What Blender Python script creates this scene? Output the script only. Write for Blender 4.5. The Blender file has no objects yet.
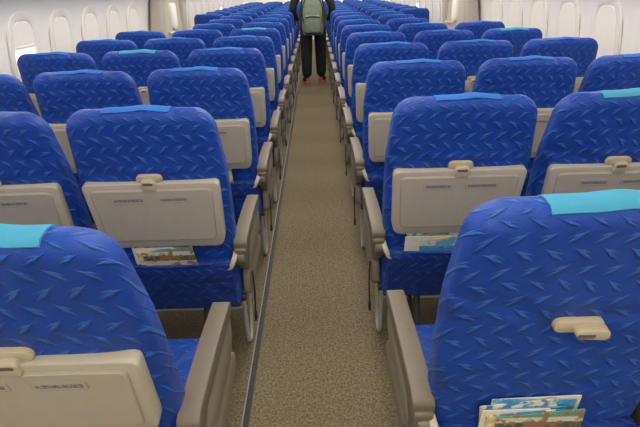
import bpy, bmesh, math, random
from mathutils import Matrix, Vector
random.seed(4)
scene = bpy.context.scene
scene.view_settings.view_transform = 'Standard'

# ------------------------------------------------------------ materials
def new_mat(name):
    m = bpy.data.materials.new(name); m.use_nodes = True
    nt = m.node_tree
    return m, nt, nt.nodes['Principled BSDF']

def plain(name, col, rough=0.5, metal=0.0, var=0.06, scale=30, bump=0.0, emit=0.0):
    m, nt, b = new_mat(name)
    tc = nt.nodes.new('ShaderNodeTexCoord')
    n = nt.nodes.new('ShaderNodeTexNoise'); n.inputs['Scale'].default_value = scale
    nt.links.new(tc.outputs['Object'], n.inputs['Vector'])
    r = nt.nodes.new('ShaderNodeValToRGB')
    r.color_ramp.elements[0].position = 0.3; r.color_ramp.elements[1].position = 0.7
    r.color_ramp.elements[0].color = [c*(1-var) for c in col]+[1]
    r.color_ramp.elements[1].color = [min(1, c*(1+var)) for c in col]+[1]
    nt.links.new(n.outputs['Fac'], r.inputs['Fac'])
    nt.links.new(r.outputs['Color'], b.inputs['Base Color'])
    b.inputs['Roughness'].default_value = rough
    b.inputs['Metallic'].default_value = metal
    if bump:
        bp = nt.nodes.new('ShaderNodeBump'); bp.inputs['Strength'].default_value = bump
        bp.inputs['Distance'].default_value = 0.01
        nt.links.new(n.outputs['Fac'], bp.inputs['Height'])
        nt.links.new(bp.outputs['Normal'], b.inputs['Normal'])
    if emit:
        b.inputs['Emission Color'].default_value = list(col)+[1]
        b.inputs['Emission Strength'].default_value = emit
    return m

def fabric(name, base, light, motif=1.0):
    m, nt, b = new_mat(name)
    N, L = nt.nodes, nt.links
    def val(x, sock):
        if isinstance(x, (int, float)): sock.default_value = x
        else: L.new(x, sock)
    def M(op, a, c=0.0, d=None):
        n = N.new('ShaderNodeMath'); n.operation = op
        val(a, n.inputs[0]); val(c, n.inputs[1])
        if d is not None: val(d, n.inputs[2])
        return n.outputs[0]
    tc = N.new('ShaderNodeTexCoord')
    nz = N.new('ShaderNodeTexNoise'); nz.inputs['Scale'].default_value = 9
    L.new(tc.outputs['Object'], nz.inputs['Vector'])
    sx = N.new('ShaderNodeSeparateXYZ'); L.new(tc.outputs['Object'], sx.inputs[0])
    wob = M('MULTIPLY', M('SUBTRACT', nz.outputs['Fac'], 0.5), 0.016)
    u0 = M('DIVIDE', M('ADD', sx.outputs[0], wob), 0.046)
    v = M('DIVIDE', M('ADD', M('ADD', sx.outputs[2], sx.outputs[1]), wob), 0.027)
    row = M('FLOOR', v)
    par = M('MODULO', M('ADD', row, 100.0), 2.0)
    u = M('ADD', u0, M('MULTIPLY', row, 0.37))
    cu = M('SUBTRACT', M('FRACT', u), 0.5)
    cv = M('SUBTRACT', M('FRACT', v), 0.5)
    s = M('SUBTRACT', 1.0, M('MULTIPLY', par, 2.0))
    def stroke(slope, off, ulen, wid):
        d = M('ABSOLUTE', M('SUBTRACT', M('SUBTRACT', cv, off), M('MULTIPLY', M('MULTIPLY', cu, slope), s)))
        w = M('MULTIPLY', M('SUBTRACT', 1.0, M('DIVIDE', M('ABSOLUTE', cu), ulen)), wid)
        return M('MINIMUM', M('MAXIMUM', M('MULTIPLY', M('SUBTRACT', w, d), 9.0), 0.0), 1.0)
    k = M('MAXIMUM', stroke(1.05, 0.0, 0.42, 0.21), stroke(0.40, 0.14, 0.36, 0.13))
    kd = stroke(1.05, -0.20, 0.44, 0.15)
    fine = N.new('ShaderNodeTexNoise'); fine.inputs['Scale'].default_value = 400
    L.new(tc.outputs['Object'], fine.inputs['Vector'])
    ks = M('MULTIPLY', k, M('ADD', M('MULTIPLY', fine.outputs['Fac'], 0.6), 0.32))
    mix = N.new('ShaderNodeMix'); mix.data_type = 'RGBA'
    mix.inputs['A'].default_value = list(base)+[1]; mix.inputs['B'].default_value = [c*0.55 for c in base]+[1]
    L.new(M('MULTIPLY', kd, motif), mix.inputs['Factor'])
    mix2 = N.new('ShaderNodeMix'); mix2.data_type = 'RGBA'
    L.new(mix.outputs['Result'], mix2.inputs['A']); mix2.inputs['B'].default_value = list(light)+[1]
    L.new(M('MULTIPLY', ks, motif), mix2.inputs['Factor'])
    L.new(mix2.outputs['Result'], b.inputs['Base Color'])
    b.inputs['Roughness'].default_value = 0.52
    b.inputs['Specular IOR Level'].default_value = 0.35
    b.inputs['Sheen Weight'].default_value = 0.03
    wr = N.new('ShaderNodeTexNoise'); wr.inputs['Scale'].default_value = 6
    wr.inputs['Detail'].default_value = 2; wr.inputs['Distortion'].default_value = 0.6
    L.new(tc.outputs['Object'], wr.inputs['Vector'])
    bp = N.new('ShaderNodeBump'); bp.inputs['Strength'].default_value = 0.9
    bp.inputs['Distance'].default_value = 0.045
    L.new(M('ADD', M('ADD', wr.outputs['Fac'], M('MULTIPLY', fine.outputs['Fac'], 0.02)), M('MULTIPLY', k, 0.06)), bp.inputs['Height'])
    L.new(bp.outputs['Normal'], b.inputs['Normal'])
    return m

def carpet_mat():
    m, nt, b = new_mat('carpet')
    N, L = nt.nodes, nt.links
    tc = N.new('ShaderNodeTexCoord')
    n1 = N.new('ShaderNodeTexNoise'); n1.inputs['Scale'].default_value = 110; n1.inputs['Detail'].default_value = 5
    n2 = N.new('ShaderNodeTexVoronoi'); n2.inputs['Scale'].default_value = 150
    L.new(tc.outputs['Object'], n1.inputs['Vector']); L.new(tc.outputs['Object'], n2.inputs['Vector'])
    r = N.new('ShaderNodeValToRGB')
    r.color_ramp.elements[0].position = 0.34; r.color_ramp.elements[1].position = 0.68
    r.color_ramp.elements[0].color = (0.084, 0.063, 0.036, 1)
    r.color_ramp.elements[1].color = (0.240, 0.195, 0.125, 1)
    L.new(n1.outputs['Fac'], r.inputs['Fac'])
    mix = N.new('ShaderNodeMix'); mix.data_type = 'RGBA'; mix.inputs['Factor'].default_value = 0.24
    bw = N.new('ShaderNodeRGBToBW'); L.new(n2.outputs['Color'], bw.inputs[0])
    r2 = N.new('ShaderNodeValToRGB')
    r2.color_ramp.elements[0].color = (0.05, 0.04, 0.025, 1); r2.color_ramp.elements[1].color = (0.32, 0.27, 0.18, 1)
    L.new(bw.outputs[0], r2.inputs['Fac'])
    L.new(r.outputs['Color'], mix.inputs['A']); L.new(r2.outputs['Color'], mix.inputs['B'])
    L.new(mix.outputs['Result'], b.inputs['Base Color'])
    b.inputs['Roughness'].default_value = 0.95
    b.inputs['Specular IOR Level'].default_value = 0.1
    bp = N.new('ShaderNodeBump'); bp.inputs['Strength'].default_value = 0.3; bp.inputs['Distance'].default_value = 0.004
    L.new(n1.outputs['Fac'], bp.inputs['Height']); L.new(bp.outputs['Normal'], b.inputs['Normal'])
    return m

def cover_mat(name, bands, pic, pic_scale, ink):
    """printed cover: coloured title band, picture area and lines of small print"""
    m, nt, b = new_mat(name)
    N, L = nt.nodes, nt.links
    tc = N.new('ShaderNodeTexCoord')
    sx = N.new('ShaderNodeSeparateXYZ'); L.new(tc.outputs['Object'], sx.inputs[0])
    mr = N.new('ShaderNodeMapRange'); mr.inputs[1].default_value = -0.03; mr.inputs[2].default_value = 0.06
    L.new(sx.outputs[2], mr.inputs[0])
    r = N.new('ShaderNodeValToRGB'); r.color_ramp.interpolation = 'CONSTANT'
    e = r.color_ramp.elements
    e[0].position = 0; e[0].color = bands[0][1]+(1,)
    e[1].position = bands[1][0]; e[1].color = bands[1][1]+(1,)
    for p, c in bands[2:]:
        x = e.new(p); x.color = c+(1,)
    L.new(mr.outputs[0], r.inputs['Fac'])
    n = N.new('ShaderNodeTexNoise'); n.inputs['Scale'].default_value = pic_scale; n.inputs['Detail'].default_value = 4
    L.new(tc.outputs['Object'], n.inputs['Vector'])
    r2 = N.new('ShaderNodeValToRGB')
    r2.color_ramp.elements[0].position = 0.50; r2.color_ramp.elements[0].color = (0, 0, 0, 1)
    r2.color_ramp.elements[1].position = 0.56; r2.color_ramp.elements[1].color = (1, 1, 1, 1)
    L.new(n.outputs['Fac'], r2.inputs['Fac'])
    mix = N.new('ShaderNodeMix'); mix.data_type = 'RGBA'
    L.new(r2.outputs['Color'], mix.inputs['Factor']); L.new(r.outputs['Color'], mix.inputs['A'])
    mix.inputs['B'].default_value = pic+(1,)
    mp = N.new('ShaderNodeMapping'); mp.inputs['Scale'].default_value = (160, 1, 110)
    L.new(tc.outputs['Object'], mp.inputs[0])
    t = N.new('ShaderNodeTexNoise'); t.inputs['Scale'].default_value = 1
    L.new(mp.outputs[0], t.inputs['Vector'])
    g = N.new('ShaderNodeMath'); g.operation = 'GREATER_THAN'; g.inputs[1].default_value = 0.68
    L.new(t.outputs['Fac'], g.inputs[0])
    mix2 = N.new('ShaderNodeMix'); mix2.data_type = 'RGBA'
    L.new(g.outputs[0], mix2.inputs['Factor']); L.new(mix.outputs['Result'], mix2.inputs['A'])
    mix2.inputs['B'].default_value = ink+(1,)
    L.new(mix2.outputs['Result'], b.inputs['Base Color'])
    b.inputs['Roughness'].default_value = 0.3
    return m

BLUE = fabric('blue_seat_fabric', (0.0028, 0.044, 0.300), (0.022, 0.135, 0.50))
POCK = fabric('blue_pocket_fabric', (0.0025, 0.030, 0.21), (0.012, 0.080, 0.36), 0.7)
CYAN = plain('cyan_cloth', (0.035, 0.25, 0.40), 0.85, bump=0.2)
NAVY = plain('blue_cloth', (0.008, 0.11, 0.42), 0.85, bump=0.2)
TRAY = plain('grey_beige_plastic', (0.40, 0.365, 0.295), 0.45, var=0.03)
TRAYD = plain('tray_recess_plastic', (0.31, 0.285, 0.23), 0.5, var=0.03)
LATCH = plain('latch_plastic', (0.44, 0.38, 0.27), 0.35, var=0.03)
LABEL = plain('label_print', (0.19, 0.19, 0.175), 0.5, var=0.8, scale=260)
ARMP = plain('armrest_pad', (0.120, 0.098, 0.072), 0.5, var=0.05, scale=60)
ARMF = plain('armrest_fairing', (0.22, 0.195, 0.155), 0.45, var=0.04)
DARK = plain('dark_frame', (0.02, 0.02, 0.023), 0.5)
METAL = plain('grey_tube', (0.50, 0.50, 0.48), 0.35, metal=0.2)
RAIL = plain('rail_edge', (0.30, 0.29, 0.26), 0.5, metal=0.2)
BLACK = plain('black_strap', (0.01, 0.01, 0.012), 0.7)
PAPER = plain('paper_pages', (0.66, 0.63, 0.55), 0.7)
COV1 = cover_mat('magazine_cover', [(0, (0.05, 0.25, 0.48)), (0.35, (0.6, 0.62, 0.55)), (0.6, (0.62, 0.45, 0.06)), (0.8, (0.06, 0.28, 0.52))], (0.10, 0.38, 0.60), 30, (0.6, 0.6, 0.55))
COV2 = cover_mat('brochure_cover', [(0, (0.55, 0.5, 0.4)), (0.3, (0.06, 0.10, 0.07)), (0.55, (0.6, 0.6, 0.52)), (0.75, (0.12, 0.32, 0.22))], (0.30, 0.16, 0.08), 40, (0.6, 0.55, 0.4))
COV3 = cover_mat('leaflet_cover', [(0, (0.62, 0.45, 0.06)), (0.5, (0.65, 0.5, 0.1)), (0.8, (0.05, 0.2, 0.45))], (0.70, 0.66, 0.5), 34, (0.5, 0.08, 0.05))
WALLM = plain('cabin_panel', (0.93, 0.90, 0.84), 0.45, var=0.010, scale=2)
BEZ = plain('window_bezel', (0.90, 0.86, 0.79), 0.5, var=0.015)
SHADE = plain('window_shade', (0.92, 0.88, 0.80), 0.6, var=0.015)
PANE = plain('daylight_pane', (1.0, 0.97, 0.92), 0.3, var=0.0, emit=0.9)
DOORM = plain('door_liner', (0.50, 0.455, 0.37), 0.5, var=0.03, scale=3)
CARPET = carpet_mat()
LAMP = plain('lamp_diffuser', (1.0, 0.95, 0.86), 0.5, var=0.0, emit=1.5)
SEATM = [BLUE, POCK, CYAN, NAVY, TRAY, TRAYD, LATCH, LABEL, ARMP, ARMF, DARK, METAL, BLACK]

# ------------------------------------------------------------ mesh helpers
class MB:
    def __init__(self, mats):
        self.bm = bmesh.new(); self.mats = mats
    def add(self, src, mat, M=None):
        mi = self.mats.index(mat)
        bmesh.ops.recalc_face_normals(src, faces=src.faces[:])
        flip = M is not None and M.determinant() < 0
        vm = {}
        for v in src.verts:
            vm[v] = self.bm.verts.new(M @ v.co if M else v.co)
        for f in src.faces:
            try:
                vs = [vm[v] for v in f.verts]
                if flip: vs.reverse()
                nf = self.bm.faces.new(vs)
                nf.material_index = mi; nf.smooth = True
            except ValueError: pass
        src.free()
    def mesh(self, name, sharp=40):
        me = bpy.data.meshes.new(name)
        self.bm.to_mesh(me); self.bm.free()
        for m in self.mats: me.materials.append(m)
        me.set_sharp_from_angle(angle=math.radians(sharp))
        return me

def obj(name, me, loc=(0, 0, 0), rot=None, parent=None):
    o = bpy.data.objects.new(name, me)
    scene.collection.objects.link(o)
    o.location = loc
    if rot: o.rotation_euler = rot
    if parent: o.parent = parent
    return o

def round_poly(pts, r, n=5):
    out = []
    k = len(pts)
    for i in range(k):
        p = Vector(pts[i]); a = Vector(pts[i-1]); c = Vector(pts[(i+1) % k])
        rr = r[i] if isinstance(r, (list, tuple)) else r
        da = (a-p); dc = (c-p)
        ra = min(rr, da.length*0.49); rc = min(rr, dc.length*0.49)
        s = p+da.normalized()*ra; e = p+dc.normalized()*rc
        if rr <= 1e-5: out.append(tuple(p)); continue
        for j in range(n+1):
            t = j/n
            q = s*(1-t)**2 + p*2*t*(1-t)*0.95 + e*t*t + (s+e)*0.5*2*t*(1-t)*0.05
            out.append((q.x, q.y))
    return out

def prism(outline, t0, t1, plane='XZ', bev=0.0, seg=3):
    bm = bmesh.new()
    def P(a, b, t):
        return {'XZ': (a, t, b), 'YZ': (t, a, b), 'XY': (a, b, t)}[plane]
    v0 = [bm.verts.new(P(a, b, t0)) for a, b in outline]
    v1 = [bm.verts.new(P(a, b, t1)) for a, b in outline]
    f0 = bm.faces.new(v0); f1 = bm.faces.new(v1)
    n = len(outline)
    for i in range(n):
        bm.faces.new((v0[i], v0[(i+1) % n], v1[(i+1) % n], v1[i]))
    if bev:
        es = list(set(list(f0.edges)+list(f1.edges)))
        bmesh.ops.recalc_face_normals(bm, faces=bm.faces[:])
        bmesh.ops.bevel(bm, geom=es, offset=bev, segments=seg, affect='EDGES', profile=0.5, clamp_overlap=True)
    return bm

def rbox(c, s, bev=0.01, seg=3):
    bm = bmesh.new()
    bmesh.ops.create_cube(bm, size=1)
    for v in bm.verts:
        v.co = Vector((c[0]+v.co.x*s[0], c[1]+v.co.y*s[1], c[2]+v.co.z*s[2]))
    if bev:
        bmesh.ops.bevel(bm, geom=bm.edges[:], offset=bev, segments=seg, affect='EDGES', profile=0.5, clamp_overlap=True)
    return bm

def catmull(pts, n=5):
    P = [Vector(p) for p in pts]
    P = [P[0]*2-P[1]]+P+[P[-1]*2-P[-2]]
    out = []
    for i in range(1, len(P)-2):
        for j in range(n):
            t = j/n
            out.append(0.5*((2*P[i])+(P[i+1]-P[i-1])*t+(2*P[i-1]-5*P[i]+4*P[i+1]-P[i+2])*t*t+(3*P[i]-P[i-1]-3*P[i+1]+P[i+2])*t**3))
    out.append(P[-2])
    return out

def tube(pts, r, n=8, r2=None, smooth=True, side=Vector((1, 0, 0))):
    P = catmull(pts) if smooth else [Vector(p) for p in pts]
    bm = bmesh.new(); rings = []
    for i, p in enumerate(P):
        t = (P[min(i+1, len(P)-1)]-P[max(i-1, 0)]).normalized()
        a = side - t*side.dot(t)
        if a.length < 0.05: a = Vector((0, 1, 0))-t*t.y
        a.normalize(); b = t.cross(a)
        rings.append([bm.verts.new(p+a*math.cos(2*math.pi*k/n)*r+b*math.sin(2*math.pi*k/n)*(r2 or r)) for k in range(n)])
    for i in range(len(rings)-1):
        for k in range(n):
            bm.faces.new((rings[i][k], rings[i][(k+1) % n], rings[i+1][(k+1) % n], rings[i+1][k]))
    bm.faces.new(rings[0]); bm.faces.new(rings[-1])
    return bm

def loft(sections, n=36):
    bm = bmesh.new(); rings = []
    for cx, cy, cz, w, h, e in sections:
        ring = []
        for k in range(n):
            a = 2*math.pi*(k+0.5)/n
            c, s = math.cos(a), math.sin(a)
            ring.append(bm.verts.new((cx+w*math.copysign(abs(c)**(2/e), c), cy+h*math.copysign(abs(s)**(2/e), s), cz)))
        rings.append(ring)
    for i in range(len(rings)-1):
        for k in range(n):
            bm.faces.new((rings[i][k], rings[i][(k+1) % n], rings[i+1][(k+1) % n], rings[i+1][k]))
    bm.faces.new(rings[0]); bm.faces.new(rings[-1])
    return bm

# ------------------------------------------------------------ seat
TOP = 1.135
def back_line(rec):
    """rear surface y(z) and lean angle of the back, upright or slightly reclined"""
    if rec: return (lambda z: (1.15-z)*0.28-0.0245), math.atan(0.28)
    return (lambda z: (1.15-z)*0.21), math.atan(0.21)

def build_seat(side, kind, tray, cyan, rec):
    """side=+1: aisle is at -x. Rear of the seat faces -y."""
    yrear, ANG = back_line(rec)
    b = MB(SEATM)
    S = Matrix.Scale(side, 4, (1, 0, 0))
    secs = []
    zs = [0.36, 0.375, 0.40, 0.45, 0.5, 0.55, 0.6, 0.65, 0.7, 0.75, 0.8, 0.85, 0.9, 0.94, 0.97, 1.0]+[TOP-d for d in (0.11, 0.095, 0.08, 0.067, 0.055, 0.044, 0.034, 0.025, 0.017, 0.011, 0.006, 0.0025, 0.0)]
    def base_t(z): return 0.058-0.012*max(0, (z-0.6)/0.5)
    for z in zs:
        w = 0.220+0.018*math.sin(min(1, (z-0.36)/0.6)*math.pi/2)
        R = 0.068
        if z > TOP-R:
            w -= (R-math.sqrt(max(0, R*R-(z-(TOP-R))**2)))*0.92
        w -= max(0, z-0.93)*0.09
        t = base_t(z)
        R2 = 0.046
        if z > TOP-R2:
            t *= 0.18+0.82*math.sqrt(max(0, 1-((z-(TOP-R2))/R2)**2))
        if z < 0.38: w -= 0.012; t *= 0.7
        secs.append((0, yrear(z)+base_t(z), z, w, t, 4.2))
    bk = loft(secs, 60)
    for v in bk.verts:
        f = max(0, min(1, (v.co.z-0.95)/0.18))
        v.co.z -= f*0.006*(v.co.x/0.22)**2
        v.co.z += 0.0022*f*math.sin(v.co.x*31+1)
    b.add(bk, BLUE)
    # thin cloth strip lying across the top of the headrest
    drop = 0.010 if cyan else 0.005
    pts = []
    for dz in (drop+0.002, drop*0.6+0.002, 0.005, 0.003, 0.001, 0.0):
        z = TOP-dz
        q = math.sqrt(max(0, 1-((z-(TOP-0.046))/0.046)**2))
        t = base_t(z)*(0.18+0.82*q)
        pts.append((yrear(z)+base_t(z)-t-0.003, z+0.001))
    yc = yrear(TOP)+base_t(TOP)
    lo = pts+[(yc-0.004, TOP+0.003), (yc+0.012, TOP+0.002)]
    lo += [(2*yc-p[0]+0.0, p[1]) for p in reversed(pts[:-1])]
    hi = [(p[0]+(0.003 if p[0] < yc else -0.003), p[1]-0.003) for p in reversed(lo)]
    nx = 12
    bs = bmesh.new(); cols = []
    loop = lo+hi
    hw = (0.135 if rec else 0.105) if cyan else 0.100
    for i in range(nx+1):
        x = -hw+2*hw*i/nx
        sg = -0.006*(x/0.22)**2+0.0022*math.sin(x*31+1)
        cols.append([bs.verts.new((x, p[0], p[1]+sg+0.0012*math.sin(x*60))) for p in loop])
    for i in range(nx):
        for k in range(len(loop)):
            bs.faces.new((cols[i][k], cols[i][(k+1) % len(loop)], cols[i+1][(k+1) % len(loop)], cols[i+1][k]))
    bs.faces.new(cols[0]); bs.faces.new(cols[-1])
    b.add(bs, CYAN if cyan else NAVY)
    prof = round_poly([(0.14, 0.34), (0.60, 0.37), (0.63, 0.47), (0.50, 0.48), (0.16, 0.45)], 0.035, 4)
    b.add(prism(prof, -0.225, 0.225, 'YZ', 0.022, 3), BLUE)
    # literature pocket
    zc = 0.475
    M = Matrix.Translation((0, yrear(zc), zc)) @ Matrix.Rotation(ANG, 4, 'X')
    out = round_poly([(-0.212, -0.125), (0.212, -0.125), (0.222, 0.10), (-0.222, 0.10)], 0.03, 4)
    b.add(prism(out, -0.030, 0.014, 'XZ', 0.010, 3), POCK, S @ M)
    b.add(tube([(-0.214, -0.018, 0.098), (-0.1, -0.027, 0.095), (0, -0.029, 0.092), (0.1, -0.027, 0.095), (0.214, -0.018, 0.098)], 0.005, 6, side=Vector((0, 0, 1))), POCK, S @ M)
    # tray and latch
    zc = 0.757 if rec else 0.775
    M = Matrix.Translation((0, yrear(zc), zc)) @ Matrix.Rotation(ANG, 4, 'X')
    if tray:
        zb = -0.112 if rec else -0.130
        out = round_poly([(-0.196, zb), (0.196, zb), (0.210, zb+0.035), (0.218, 0.128), (-0.218, 0.128), (-0.210, zb+0.035)], 0.02, 4)
        b.add(prism(out, -0.020, 0.012, 'XZ', 0.005, 2), TRAY, S @ M)
        out = round_poly([(-0.184, zb+0.032), (0.184, zb+0.032), (0.196, 0.108), (-0.196, 0.108)], 0.022, 4)
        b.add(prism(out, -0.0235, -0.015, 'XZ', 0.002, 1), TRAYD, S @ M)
        out = round_poly([(-0.181, zb+0.035), (0.181, zb+0.035), (0.193, 0.105), (-0.193, 0.105)], 0.02, 4)
        b.add(prism(out, -0.0245, -0.015, 'XZ', 0.001, 1), TRAY, S @ M)
        for x0, x1 in ((-0.118, -0.018), (0.02, 0.130)):
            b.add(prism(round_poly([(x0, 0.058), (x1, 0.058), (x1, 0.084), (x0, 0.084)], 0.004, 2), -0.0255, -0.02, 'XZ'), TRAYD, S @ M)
            b.add(prism(round_poly([(x0+0.002, 0.060), (x1-0.002, 0.060), (x1-0.002, 0.082), (x0+0.002, 0.082)], 0.003, 2), -0.0259, -0.02, 'XZ'), TRAY, S @ M)
            b.add(prism([(x0+0.008, 0.066), (x1-0.008, 0.066), (x1-0.008, 0.076), (x0+0.008, 0.076)], -0.0263, -0.02, 'XZ'), LABEL, S @ M)
    zl = 0.128 if tray else 0.105
    b.add(prism(round_poly([(-0.043, zl-0.002), (0.043, zl-0.002), (0.039, zl+0.026), (-0.039, zl+0.026)] if tray else
                           [(-0.050, zl-0.006), (0.040, zl-0.006), (0.040, zl+0.024), (-0.050, zl+0.024)], 0.016, 5), -0.012, 0.01, 'XZ', 0.004, 2), LATCH, S @ M)
    b.add(prism(round_poly([(-0.020, zl-0.026), (0.026, zl-0.026), (0.026, zl+0.014), (-0.020, zl+0.014)] if tray else
                           [(-0.016, zl-0.004), (0.046, zl-0.010), (0.044, zl+0.016), (-0.016, zl+0.016)], 0.013, 5), -0.028, -0.008, 'XZ', 0.005, 2), LATCH, S @ M)
    b.add(prism(round_poly([(-0.014, zl-0.001), (0.018, zl-0.001), (0.018, zl+0.008), (-0.014, zl+0.008)], 0.003, 2), -0.0288, -0.02, 'XZ'), ARMP, S @ M)

    def arm(x, w):
        pad = round_poly([(0.125, 0.575), (0.145, 0.555), (0.20, 0.605), (0.53, 0.610), (0.56, 0.625), (0.545, 0.648), (0.36, 0.656), (0.15, 0.650), (0.12, 0.635)], 0.014, 4)
        b.add(prism(pad, x-w/2, x+w/2, 'YZ', 0.009, 3), ARMP, S)
        fw = w*0.70
        fair = round_poly([(0.15, 0.60), (0.165, 0.50), (0.25, 0.47), (0.50, 0.475), (0.555, 0.52), (0.555, 0.60), (0.52, 0.625), (0.18, 0.62)], 0.025, 4)
        b.add(prism(fair, x-fw/2, x+fw/2, 'YZ', 0.008, 2), ARMF, S)
        b.add(prism(round_poly([(0.112, 0.612), (0.125, 0.535), (0.175, 0.52), (0.17, 0.615)], 0.012, 3), x-w*0.44, x+w*0.44, 'YZ', 0.006, 2), ARMP, S)
        b.add(prism(round_poly([(0.108, 0.590), (0.113, 0.560), (0.14, 0.56), (0.14, 0.59)], 0.006, 2), x-w*0.25, x+w*0.25, 'YZ', 0.003, 1), ARMF, S)
    arm(0.255, 0.038)
    if kind == 'aisle':
        arm(-0.250, 0.050)
        sp = round_poly([(0.20, 0.36), (0.58, 0.37), (0.60, 0.43), (0.50, 0.475), (0.20, 0.47)], 0.03, 4)
        b.add(prism(sp, -0.262, -0.232, 'YZ', 0.008, 2), ARMF, S)
        b.add(tube([(-0.190, 0.115, 0.530), (-0.210, 0.102, 0.545), (-0.226, 0.108, 0.575), (-0.235, 0.135, 0.605)], 0.010, 8, 0.007), TRAY, S)
        b.add(tube([(-0.205, 0.30, 0.37), (-0.205, 0.325, 0.20), (-0.205, 0.345, 0.05), (-0.205, 0.375, 0.012), (-0.205, 0.415, 0.012), (-0.205, 0.445, 0.06), (-0.205, 0.47, 0.2), (-0.205, 0.49, 0.37)], 0.0095, 8), METAL, S)
        b.add(tube([(-0.268, 0.22, 0.46), (-0.272, 0.21, 0.40), (-0.270, 0.215, 0.33), (-0.268, 0.21, 0.27)], 0.010, 8, 0.003, side=Vector((0, 1, 0))), BLACK, S)
        b.add(rbox((-0.268, 0.21, 0.26), (0.010, 0.026, 0.035), 0.003, 2), BLACK, S)
    for y in (0.22, 0.48):
        b.add(tube([(-0.235, y, 0.345), (0.255, y, 0.345)], 0.017, 10, smooth=False, side=Vector((0, 0, 1))), DARK, S)
    b.add(rbox((0, 0.36, 0.345), (0.44, 0.40, 0.02), 0.004, 1), DARK, S)
    if kind != 'middle':
        x = -0.08 if kind == 'aisle' else 0.10
        b.add(tube([(x, 0.22, 0.345), (x, 0.10, 0.02)], 0.014, 8, smooth=False), DARK, S)
        b.add(tube([(x, 0.48, 0.345), (x, 0.50, 0.02)], 0.014, 8, smooth=False), DARK, S)
        b.add(tube([(x, 0.12, 0.04), (x, 0.48, 0.30)], 0.010, 8, smooth=False), DARK, S)
        b.add(rbox((x, 0.30, 0.012), (0.035, 0.46, 0.024), 0.006, 2), DARK, S)
    b.add(tube([(-0.205, 0.47, 0.12), (0.255, 0.47, 0.12)], 0.008, 8, smooth=False, side=Vector((0, 0, 1))), METAL, S)
    return b.mesh('airplane_seat_%s_%d%d%d' % (kind, side, tray, cyan))

cache = {}
def seat_mesh(*a):
    if a not in cache: cache[a] = build_seat(*a)
    return cache[a]

NROW = 18
PITCH = 0.80
Y0 = {1: 0.682, -1: 0.635}
def seat_y(side, k):
    return Y0[side]+PITCH*k-(0.010 if (side, k) == (1, 0) else 0)
XC = {1: [0.46, 0.97, 1.48], -1: [0.535, 1.045, 1.55]}
CY = {(1, 0, 0), (-1, 0, 0), (-1, 3, 1), (-1, 5, 0), (1, 4, 2), (1, 1, 1)}
for side in (-1, 1):
    for k in range(NROW):
        for j, kind in enumerate(('aisle', 'middle', 'window')):
            if j == 2 and k in (6, 7, 8): continue
            tray = 0 if (side, k, j) in ((1, 0, 0),) else 1
            cy = 1 if (side, k, j) in CY else 0
            rec = 1 if (side, k) == (-1, 0) else 0
            obj('airplane_seat', seat_mesh(side, kind, tray, cy, rec), (side*XC[side][j], seat_y(side, k), 0))

def mag(sd, lift=0.0):
    rnd = random.Random(sd)
    b = MB([PAPER, COV1, COV2, COV3])
    for i in range(7):
        w = rnd.uniform(0.065, 0.092); h = 0.070+lift+0.004*i+rnd.uniform(-0.008, 0.006)
        x = rnd.uniform(-0.035, 0.045)
        src = prism(round_poly([(-w, -0.09), (w, -0.09), (w, h-0.03), (-w, h-0.03)], 0.003, 2), -0.0012, 0.0012, 'XZ')
        M = Matrix.Translation((x, -0.023+i*0.0030, 0.002*i)) @ Matrix.Rotation(rnd.uniform(-0.15, 0.15), 4, 'Y')
        b.add(src, (COV1, PAPER, COV2, COV3, PAPER, COV1, COV3)[(i+sd) % 7], M)
    return b.mesh('magazine_stack')
mm = [mag(7), mag(14), mag(23), mag(28), mag(23, 0.006)]
for side, k, j, dx, mi in ((1, 0, 0, -0.05, 4), (1, 1, 0, -0.05, 0), (-1, 1, 0, -0.03, 2), (-1, 0, 0, 0.05, 3), (1, 1, 1, 0, 2), (-1, 2, 0, 0.0, 1), (-1, 1, 1, 0, 0), (1, 2, 0, 0.02, 0)):
    yr, ang = back_line(1 if (side, k) == (-1, 0) else 0)
    obj('magazine_stack', mm[mi], (side*XC[side][j]+dx, seat_y(side, k)+yr(0.595)-0.001, 0.595), (ang, 0, 0))

# ------------------------------------------------------------ cabin shell
YA, YB = -2.6, 16.2
PROF = [(1.84, 0.0), (1.87, 0.4), (1.89, 0.8), (1.89, 1.02), (1.87, 1.20), (1.83, 1.38), (1.77, 1.56), (1.70, 1.72), (1.62, 1.80)]
def wx(z):
    for (x0, z0), (x1, z1) in zip(PROF, PROF[1:]):
        if z0 <= z <= z1: return x0+(x1-x0)*(z-z0)/(z1-z0)
    return PROF[-1][0]
def shell(name, poly, mat, y0=YA, y1=YB):
    b = MB([mat]); b.add(prism(poly, y0, y1, 'XZ'), mat)
    return obj(name, b.mesh(name, 50))
for s, nm in ((-1, 'wall_left'), (1, 'wall_right')):
    poly = [(s*x, z) for x, z in PROF]+[(s*(x+0.06), z) for x, z in reversed(PROF)]
    shell(nm, poly, WALLM)
b = MB([CARPET]); b.add(rbox((0, (YA+YB)/2, -0.03), (3.9, YB-YA, 0.06), 0), CARPET); obj('floor', b.mesh('floor'))
shell('ceiling', [(-1.66, 1.80), (-1.0, 2.12), (-0.6, 2.20), (0.6, 2.20), (1.0, 2.12), (1.66, 1.80), (1.72, 1.84), (1.0, 2.22), (0.6, 2.28), (-0.6, 2.28), (-1.0, 2.22), (-1.72, 1.84)], WALLM)
for nm, y in (('wall_rear', YA-0.03), ('wall_front', YB+0.03)):
    b = MB([WALLM]); b.add(rbox((0, y, 1.12), (3.9, 0.06, 2.36), 0), WALLM); obj(nm, b.mesh(nm))
for s in (-1, 1):
    poly = round_poly([(s*1.62, 1.66), (s*1.10, 1.68), (s*1.00, 1.80), (s*1.02, 2.05), (s*1.3, 1.97), (s*1.60, 1.80)], 0.04, 4)
    shell('overhead_bin', poly, WALLM, YA+0.01, YB-0.01)
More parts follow.
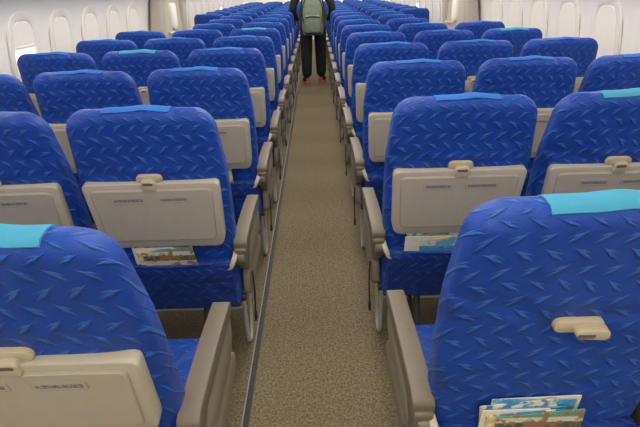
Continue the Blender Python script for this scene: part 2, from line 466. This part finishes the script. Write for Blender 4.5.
for i, x in enumerate((-0.292, 0.66, -1.5, 1.5)):
    b = MB([DARK, RAIL])
    ym0 = (YA+YB)/2
    b.add(rbox((x, ym0, 0.003), (0.020, YB-YA-0.05, 0.006), 0), DARK)
    b.add(rbox((x+(-0.013 if x < 0 else 0.013), ym0, 0.004), (0.005, YB-YA-0.05, 0.008), 0), RAIL)
    obj('trim_%d' % (i+1), b.mesh('trim'))

def win_mesh(shade):
    b = MB([BEZ, PANE, SHADE, WALLM])
    def ring(w0, h0, w1, h1, t0, t1):
        bm = bmesh.new(); n = 40; R = []
        for w, h, t in ((w0, h0, t0), (w0*0.97, h0*0.98, t1), (w1*1.06, h1*1.04, t1), (w1, h1, t1-0.004), (w1*0.95, h1*0.96, t0)):
            rg = []
            for k in range(n):
                a = 2*math.pi*k/n; c, s = math.cos(a), math.sin(a)
                rg.append(bm.verts.new((w*math.copysign(abs(c)**(2/3.2), c), -t, h*math.copysign(abs(s)**(2/3.2), s))))
            R.append(rg)
        for i in range(len(R)-1):
            for k in range(n):
                bm.faces.new((R[i][k], R[i][(k+1) % n], R[i+1][(k+1) % n], R[i+1][k]))
        return bm
    b.add(ring(0.180, 0.24, 0.13, 0.185, 0.0, 0.013), BEZ)
    out = [(0.126*math.copysign(abs(math.cos(a))**(2/3.2), math.cos(a)), 0.18*math.copysign(abs(math.sin(a))**(2/3.2), math.sin(a))) for a in [2*math.pi*k/40 for k in range(40)]]
    b.add(prism(out, -0.005, -0.002, 'XZ'), PANE)
    if shade:
        zb = 0.18-0.36*shade
        o2 = [(x, max(z, zb)) for x, z in out]
        q = []
        for p in o2:
            if not q or (abs(p[0]-q[-1][0])+abs(p[1]-q[-1][1])) > 1e-4: q.append(p)
        b.add(prism(q, -0.009, -0.006, 'XZ'), SHADE)
        b.add(rbox((0, -0.010, zb+0.01), (0.20, 0.006, 0.014), 0.002, 1), BEZ)
    return b.mesh('window')
wms = [win_mesh(0), win_mesh(0.45), win_mesh(0.97), win_mesh(0.7)]
wi = 0
for s in (-1, 1):
    y = 0.2
    n = 0
    while y < 16:
        if not (5.7 < y < 7.5):
            zc = 1.12
            sl = math.atan2(wx(zc-0.1)-wx(zc+0.1), 0.2)
            wi += 1
            me = wms[[3, 2, 2, 2, 1, 2, 2][n % 7] if s > 0 else [2, 2, 2, 3, 2, 2, 1][n % 7]]
            o = obj('window_%d' % wi, me)
            a = math.pi/2 if s < 0 else -math.pi/2
            o.matrix_world = Matrix.Translation((s*(wx(zc)-0.004), y, zc)) @ Matrix.Rotation(a, 4, 'Z') @ Matrix.Rotation(sl, 4, 'X')
        y += 0.53; n += 1
def door_mesh():
    b = MB([DOORM, TRAYD, SHADE, BEZ, METAL])
    pr = [(0.0, 0.0), (-0.10, 0.05), (-0.20, 0.12), (-0.20, 0.62), (-0.14, 0.80), (-0.12, 1.30), (-0.17, 1.62), (-0.10, 1.64), (0.0, 0.9)]
    b.add(prism(round_poly(pr, 0.03, 3), -0.42, 0.42, 'YZ', 0.03, 3), DOORM)
    for x in (-0.52, 0.52):
        b.add(prism(round_poly([(0.0, 0), (-0.14, 0), (-0.13, 0.8), (-0.17, 1.3), (-0.26, 1.64), (-0.1, 1.64), (0.0, 1.0)], 0.03, 3), x-0.08, x+0.08, 'YZ', 0.025, 3), DOORM)
    b.add(prism(round_poly([(-0.10, 1.02), (0.10, 1.02), (0.10, 1.32), (-0.10, 1.32)], 0.06, 5), -0.155, -0.10, 'XZ', 0.006, 2), BEZ)
    b.add(prism(round_poly([(-0.07, 1.06), (0.07, 1.06), (0.07, 1.28), (-0.07, 1.28)], 0.05, 5), -0.158, -0.11, 'XZ'), SHADE)
    b.add(tube([(-0.3, -0.12, 1.0), (-0.3, -0.17, 1.0), (-0.2, -0.18, 1.0), (-0.17, -0.12, 1.0)], 0.014, 8, side=Vector((0, 0, 1))), METAL)
    return b.mesh('door')
dm = door_mesh()
o = obj('door_1', dm); o.matrix_world = Matrix.Translation((-1.87, 6.6, 0)) @ Matrix.Rotation(math.pi/2, 4, 'Z')
o = obj('door_2', dm); o.matrix_world = Matrix.Translation((1.87, 6.6, 0)) @ Matrix.Rotation(-math.pi/2, 4, 'Z')

# ------------------------------------------------------------ lights
def area(name, loc, sx, sy, e, rot=(0, 0, 0), col=(1, 0.92, 0.81)):
    l = bpy.data.lights.new(name, 'AREA'); l.shape = 'RECTANGLE'; l.size = sx; l.size_y = sy; l.energy = e; l.color = col
    o = bpy.data.objects.new(name, l); scene.collection.objects.link(o); o.location = loc; o.rotation_euler = rot
    return o
ym = (YA+YB)/2
LN = YB-YA-0.2
b = MB([LAMP]); b.add(rbox((0, ym, 2.192), (0.5, LN, 0.012), 0), LAMP); obj('ceiling_lamp', b.mesh('ceiling_lamp'))
area('ceiling_lamp_light', (0, ym, 2.17), 0.45, LN, 165)
for s in (-1, 1):
    area('side_lamp_light', (s*1.52, ym, 1.64), 0.12, LN, 88, (0, s*math.radians(34), 0), (1, 0.95, 0.88))
w = bpy.data.worlds.new('World'); scene.world = w; w.use_nodes = True
w.node_tree.nodes['Background'].inputs[0].default_value = (0.8, 0.85, 0.9, 1)
w.node_tree.nodes['Background'].inputs[1].default_value = 0.5

# ------------------------------------------------------------ person
SKIN = plain('skin', (0.55, 0.33, 0.23), 0.5)
JKT = plain('black_jacket', (0.010, 0.010, 0.012), 0.8, var=0.3, scale=15, bump=0.4)
TRS = plain('black_trousers', (0.009, 0.009, 0.012), 0.8, var=0.3, scale=15, bump=0.4)
HAIR = plain('black_hair', (0.01, 0.008, 0.007), 0.5, var=0.4, scale=80)
PACK = plain('green_backpack_fabric', (0.165, 0.215, 0.150), 0.8, var=0.15, scale=25, bump=0.3)
PACKD = plain('backpack_trim', (0.02, 0.03, 0.02), 0.8)
RED = plain('shoe_red', (0.70, 0.12, 0.07), 0.5)
SOLE = plain('shoe_sole', (0.60, 0.25, 0.18), 0.6)
EYE = plain('eye', (0.03, 0.02, 0.02), 0.2)
LIP = plain('lips', (0.4, 0.15, 0.12), 0.5)

def skinned(name, verts, edges, radii, roots, sub=2):
    me = bpy.data.meshes.new(name); me.from_pydata(verts, edges, [])
    o = bpy.data.objects.new(name, me); scene.collection.objects.link(o)
    md = o.modifiers.new('skin', 'SKIN'); md.use_smooth_shade = True
    for i, r in enumerate(radii):
        sv = me.skin_vertices[0].data[i]
        sv.radius = r if isinstance(r, tuple) else (r, r)
        sv.use_root = i in roots
    sb = o.modifiers.new('sub', 'SUBSURF'); sb.levels = sub; sb.render_levels = sub
    bpy.context.view_layer.update()
    dg = bpy.context.evaluated_depsgraph_get()
    nm = bpy.data.meshes.new_from_object(o.evaluated_get(dg))
    bpy.data.objects.remove(o)
    for p in nm.polygons: p.use_smooth = True
    return nm

person = bpy.data.objects.new('person', None); scene.collection.objects.link(person)
V = [(0, 0, 0.95), (0, 0, 1.12), (0, -0.01, 1.30), (0, -0.005, 1.42), (0, 0.0, 1.50), (0, 0.02, 1.57)]
R = [(0.170, 0.13), (0.165, 0.125), (0.19, 0.13), (0.13, 0.09), (0.06, 0.06), (0.055, 0.055)]
E = [(0, 1), (1, 2), (2, 3), (3, 4), (4, 5)]
for s in (-1, 1):
    i = len(V)
    V += [(s*0.190, -0.005, 1.41), (s*0.280, -0.02, 1.26), (s*0.320, -0.03, 1.13), (s*0.290, 0.08, 1.04), (s*0.235, 0.20, 0.98)]
    R += [0.080, 0.072, 0.064, 0.054, 0.040]
    E += [(3, i), (i, i+1), (i+1, i+2), (i+2, i+3), (i+3, i+4)]
    i = len(V)
    f = 0.05*s
    V += [(s*0.105, 0, 0.86), (s*0.115, 0.01+f*0.3, 0.68), (s*0.115, 0.02+f*0.7, 0.48), (s*0.118, f-0.01, 0.28), (s*0.118, f-0.02, 0.09)]
    R += [0.125, 0.112, 0.098, 0.092, 0.084]
    E += [(0, i), (i, i+1), (i+1, i+2), (i+2, i+3), (i+3, i+4)]
nm = skinned('body', V, E, R, {0})
for m in (TRS, JKT, SKIN): nm.materials.append(m)
for p in nm.polygons:
    c = p.center
    p.material_index = 1
    if c.z < 0.87 and abs(c.x) < 0.26: p.material_index = 0
    if c.z > 1.515 and abs(c.x) < 0.09: p.material_index = 2
obj('body', nm, parent=person)
b = MB([JKT]); b.add(loft([(0, 0, 0.80, 0.195, 0.145, 2.4), (0, 0, 0.83, 0.202, 0.15, 2.4), (0, 0, 0.95, 0.195, 0.142, 2.4), (0, 0, 1.1, 0.175, 0.13, 2.3)], 32), JKT)
obj('jacket_hem', b.mesh('jacket_hem'), parent=person)
bm = bmesh.new(); bmesh.ops.create_uvsphere(bm, u_segments=32, v_segments=24, radius=1)
for v in bm.verts:
    x, y, z = v.co
    w = 0.075*(1-0.18*max(0, -z)**1.5)
    yy = y*0.095*(1-0.10*max(0, -z))
    if y > 0: yy += 0.018*math.exp(-((x/0.22)**2+((z+0.12)/0.20)**2))
    if y > 0: yy += 0.006*math.exp(-((x/0.4)**2+((z+0.80)/0.2)**2))
    if y > 0: yy -= 0.006*(math.exp(-(((abs(x)-0.4)/0.2)**2+((z-0.03)/0.15)**2)))
    v.co = (x*w, yy, z*0.118)
b = MB([SKIN, EYE, LIP, HAIR]); b.add(bm, SKIN)
for s in (-1, 1):
    e = bmesh.new(); bmesh.ops.create_uvsphere(e, u_segments=12, v_segments=8, radius=0.009)
    b.add(e, EYE, Matrix.Translation((s*0.030, 0.079, 0.003)))
    e = bmesh.new(); bmesh.ops.create_uvsphere(e, u_segments=12, v_segments=8, radius=1)
    b.add(e, SKIN, Matrix.Translation((s*0.077, -0.005, -0.005)) @ Matrix.Diagonal((0.008, 0.018, 0.030, 1)))
b.add(tube([(-0.022, 0.082, -0.058), (0, 0.089, -0.056), (0.022, 0.082, -0.058)], 0.005, 6), LIP)
bm = bmesh.new(); bmesh.ops.create_uvsphere(bm, u_segments=32, v_segments=24, radius=1)
for v in bm.verts:
    x, y, z = v.co
    front = max(0, y-0.25)
    v.co = (x*0.083*(1-0.12*front), y*0.104-0.014-0.05*front*(1 if z < 0.5 else 0), z*0.122+0.016+(0.05*front if z < 0.6 else 0))
b.add(bm, HAIR)
obj('head', b.mesh('head', 80), (0, 0.025, 1.655), parent=person)
for s in (-1, 1):
    Vh, Eh, Rh, roots = [], [], [], set()
    base = Vector((s*0.235, 0.20, 0.98)); d = Vector((-s*0.15, 0.80, -0.45)).normalized(); sd = Vector((s*0.3, 0.2, 0.9)).normalized(); sd = (sd-d*sd.dot(d)).normalized(); inn = d.cross(sd)
    if inn.x*s > 0: inn = -inn
    def chain(ps, rs):
        i0 = len(Vh); roots.add(i0)
        for i, (p, r) in enumerate(zip(ps, rs)):
            Vh.append(tuple(p)); Rh.append(r)
            if i: Eh.append((i0+i-1, i0+i))
    chain([base-d*0.03, base+d*0.03, base+d*0.085], [(0.024, 0.024), (0.036, 0.018), (0.040, 0.015)])
    for i, ln in enumerate((0.072, 0.080, 0.075, 0.058)):
        p0 = base+d*0.08+sd*(0.030-0.020*i)
        p1 = p0+d*ln*0.48+inn*0.008; p2 = p1+(d*0.7+inn*0.7)*ln*0.32; p3 = p2+(d*0.3+inn*0.95)*ln*0.28
        chain([p0, p1, p2, p3], [0.0095, 0.009, 0.0082, 0.007])
    p0 = base+d*0.025+sd*0.025
    chain([p0, p0+d*0.03+sd*0.028+inn*0.01, p0+d*0.058+sd*0.030+inn*0.022], [0.012, 0.010, 0.008])
    hm = skinned('hand', Vh, Eh, Rh, roots); hm.materials.append(SKIN)
    obj('hand_%s' % ('left' if s < 0 else 'right'), hm, parent=person)
    f = 0.05*s
    b = MB([TRS, RED, SOLE])
    b.add(loft([(0, 0.06, 0.0, 0.046, 0.135, 2.6), (0, 0.06, 0.012, 0.050, 0.140, 2.6), (0, 0.06, 0.026, 0.049, 0.138, 2.6)], 28), SOLE)
    b.add(loft([(0, 0.06, 0.024, 0.047, 0.134, 2.5), (0, 0.055, 0.05, 0.046, 0.128, 2.3), (0, 0.03, 0.075, 0.042, 0.100, 2.2), (0, -0.005, 0.10, 0.040, 0.060, 2.1), (0, -0.01, 0.125, 0.042, 0.05, 2)], 28), TRS)
    b.add(loft([(0, -0.062, 0.028, 0.030, 0.020, 2.2), (0, -0.066, 0.085, 0.026, 0.022, 2.2)], 12), RED)
    obj('shoe_%s' % ('left' if s < 0 else 'right'), b.mesh('shoe'), (s*0.125, f, 0), (0, 0, -s*0.25), parent=person)
b = MB([PACK, PACKD])
X = Matrix.Diagonal((0.92, 1, 1, 1))
b.add(loft([(0, -0.21, 0.76, 0.13, 0.05, 3), (0, -0.215, 0.775, 0.162, 0.080, 3.2), (0, -0.225, 0.85, 0.180, 0.097, 3.2), (0, -0.225, 1.05, 0.180, 0.097, 3.2), (0, -0.215, 1.22, 0.170, 0.088, 3.0),
            (0, -0.200, 1.31, 0.150, 0.073, 2.8), (0, -0.193, 1.36, 0.12, 0.052, 2.6), (0, -0.185, 1.38, 0.06, 0.025, 2.3)], 40), PACK, X)
b.add(loft([(0, -0.325, 0.80, 0.10, 0.012, 3), (0, -0.332, 0.82, 0.128, 0.026, 3.2), (0, -0.336, 0.96, 0.130, 0.030, 3.2), (0, -0.330, 1.04, 0.122, 0.024, 3), (0, -0.320, 1.06, 0.10, 0.008, 3)], 32), PACK, X)
b.add(tube([(-0.12, -0.355, 1.03), (0, -0.361, 1.045), (0.12, -0.355, 1.03)], 0.009, 6, side=Vector((0, 0, 1))), PACKD, X)
b.add(tube([(-0.135, -0.328, 0.81), (0, -0.345, 0.795), (0.135, -0.328, 0.81)], 0.010, 6, side=Vector((0, 0, 1))), PACKD, X)
b.add(tube([(-0.155, -0.29, 0.93), (-0.168, -0.30, 1.15), (-0.10, -0.272, 1.31), (0, -0.26, 1.35), (0.10, -0.272, 1.31), (0.168, -0.30, 1.15), (0.155, -0.29, 0.93)], 0.009, 6, side=Vector((0, 1, 0))), PACKD, X)
b.add(tube([(-0.03, -0.19, 1.37), (-0.02, -0.20, 1.42), (0.02, -0.20, 1.42), (0.03, -0.19, 1.37)], 0.008, 8, side=Vector((0, 1, 0))), PACKD)
for s in (-1, 1):
    b.add(tube([(s*0.08, -0.14, 1.34), (s*0.115, -0.10, 1.46), (s*0.13, 0.02, 1.50), (s*0.145, 0.13, 1.40), (s*0.16, 0.15, 1.22), (s*0.20, 0.03, 1.02), (s*0.16, -0.14, 0.88)], 0.025, 8, 0.006), PACKD)
obj('backpack', b.mesh('backpack'), parent=person)
person.location = (-0.03, 8.55, 0)

# ------------------------------------------------------------ camera
cam = bpy.data.cameras.new('camera'); cam.lens = 28.0; cam.sensor_width = 36; cam.clip_start = 0.02
co = bpy.data.objects.new('camera', cam); scene.collection.objects.link(co)
Mx = Matrix.Translation((0, 0, 1.445)) @ Matrix.Rotation(math.radians(90-24.4), 4, 'X') @ Matrix.Rotation(math.radians(-1.6), 4, 'Z')
co.matrix_world = Mx
scene.camera = co
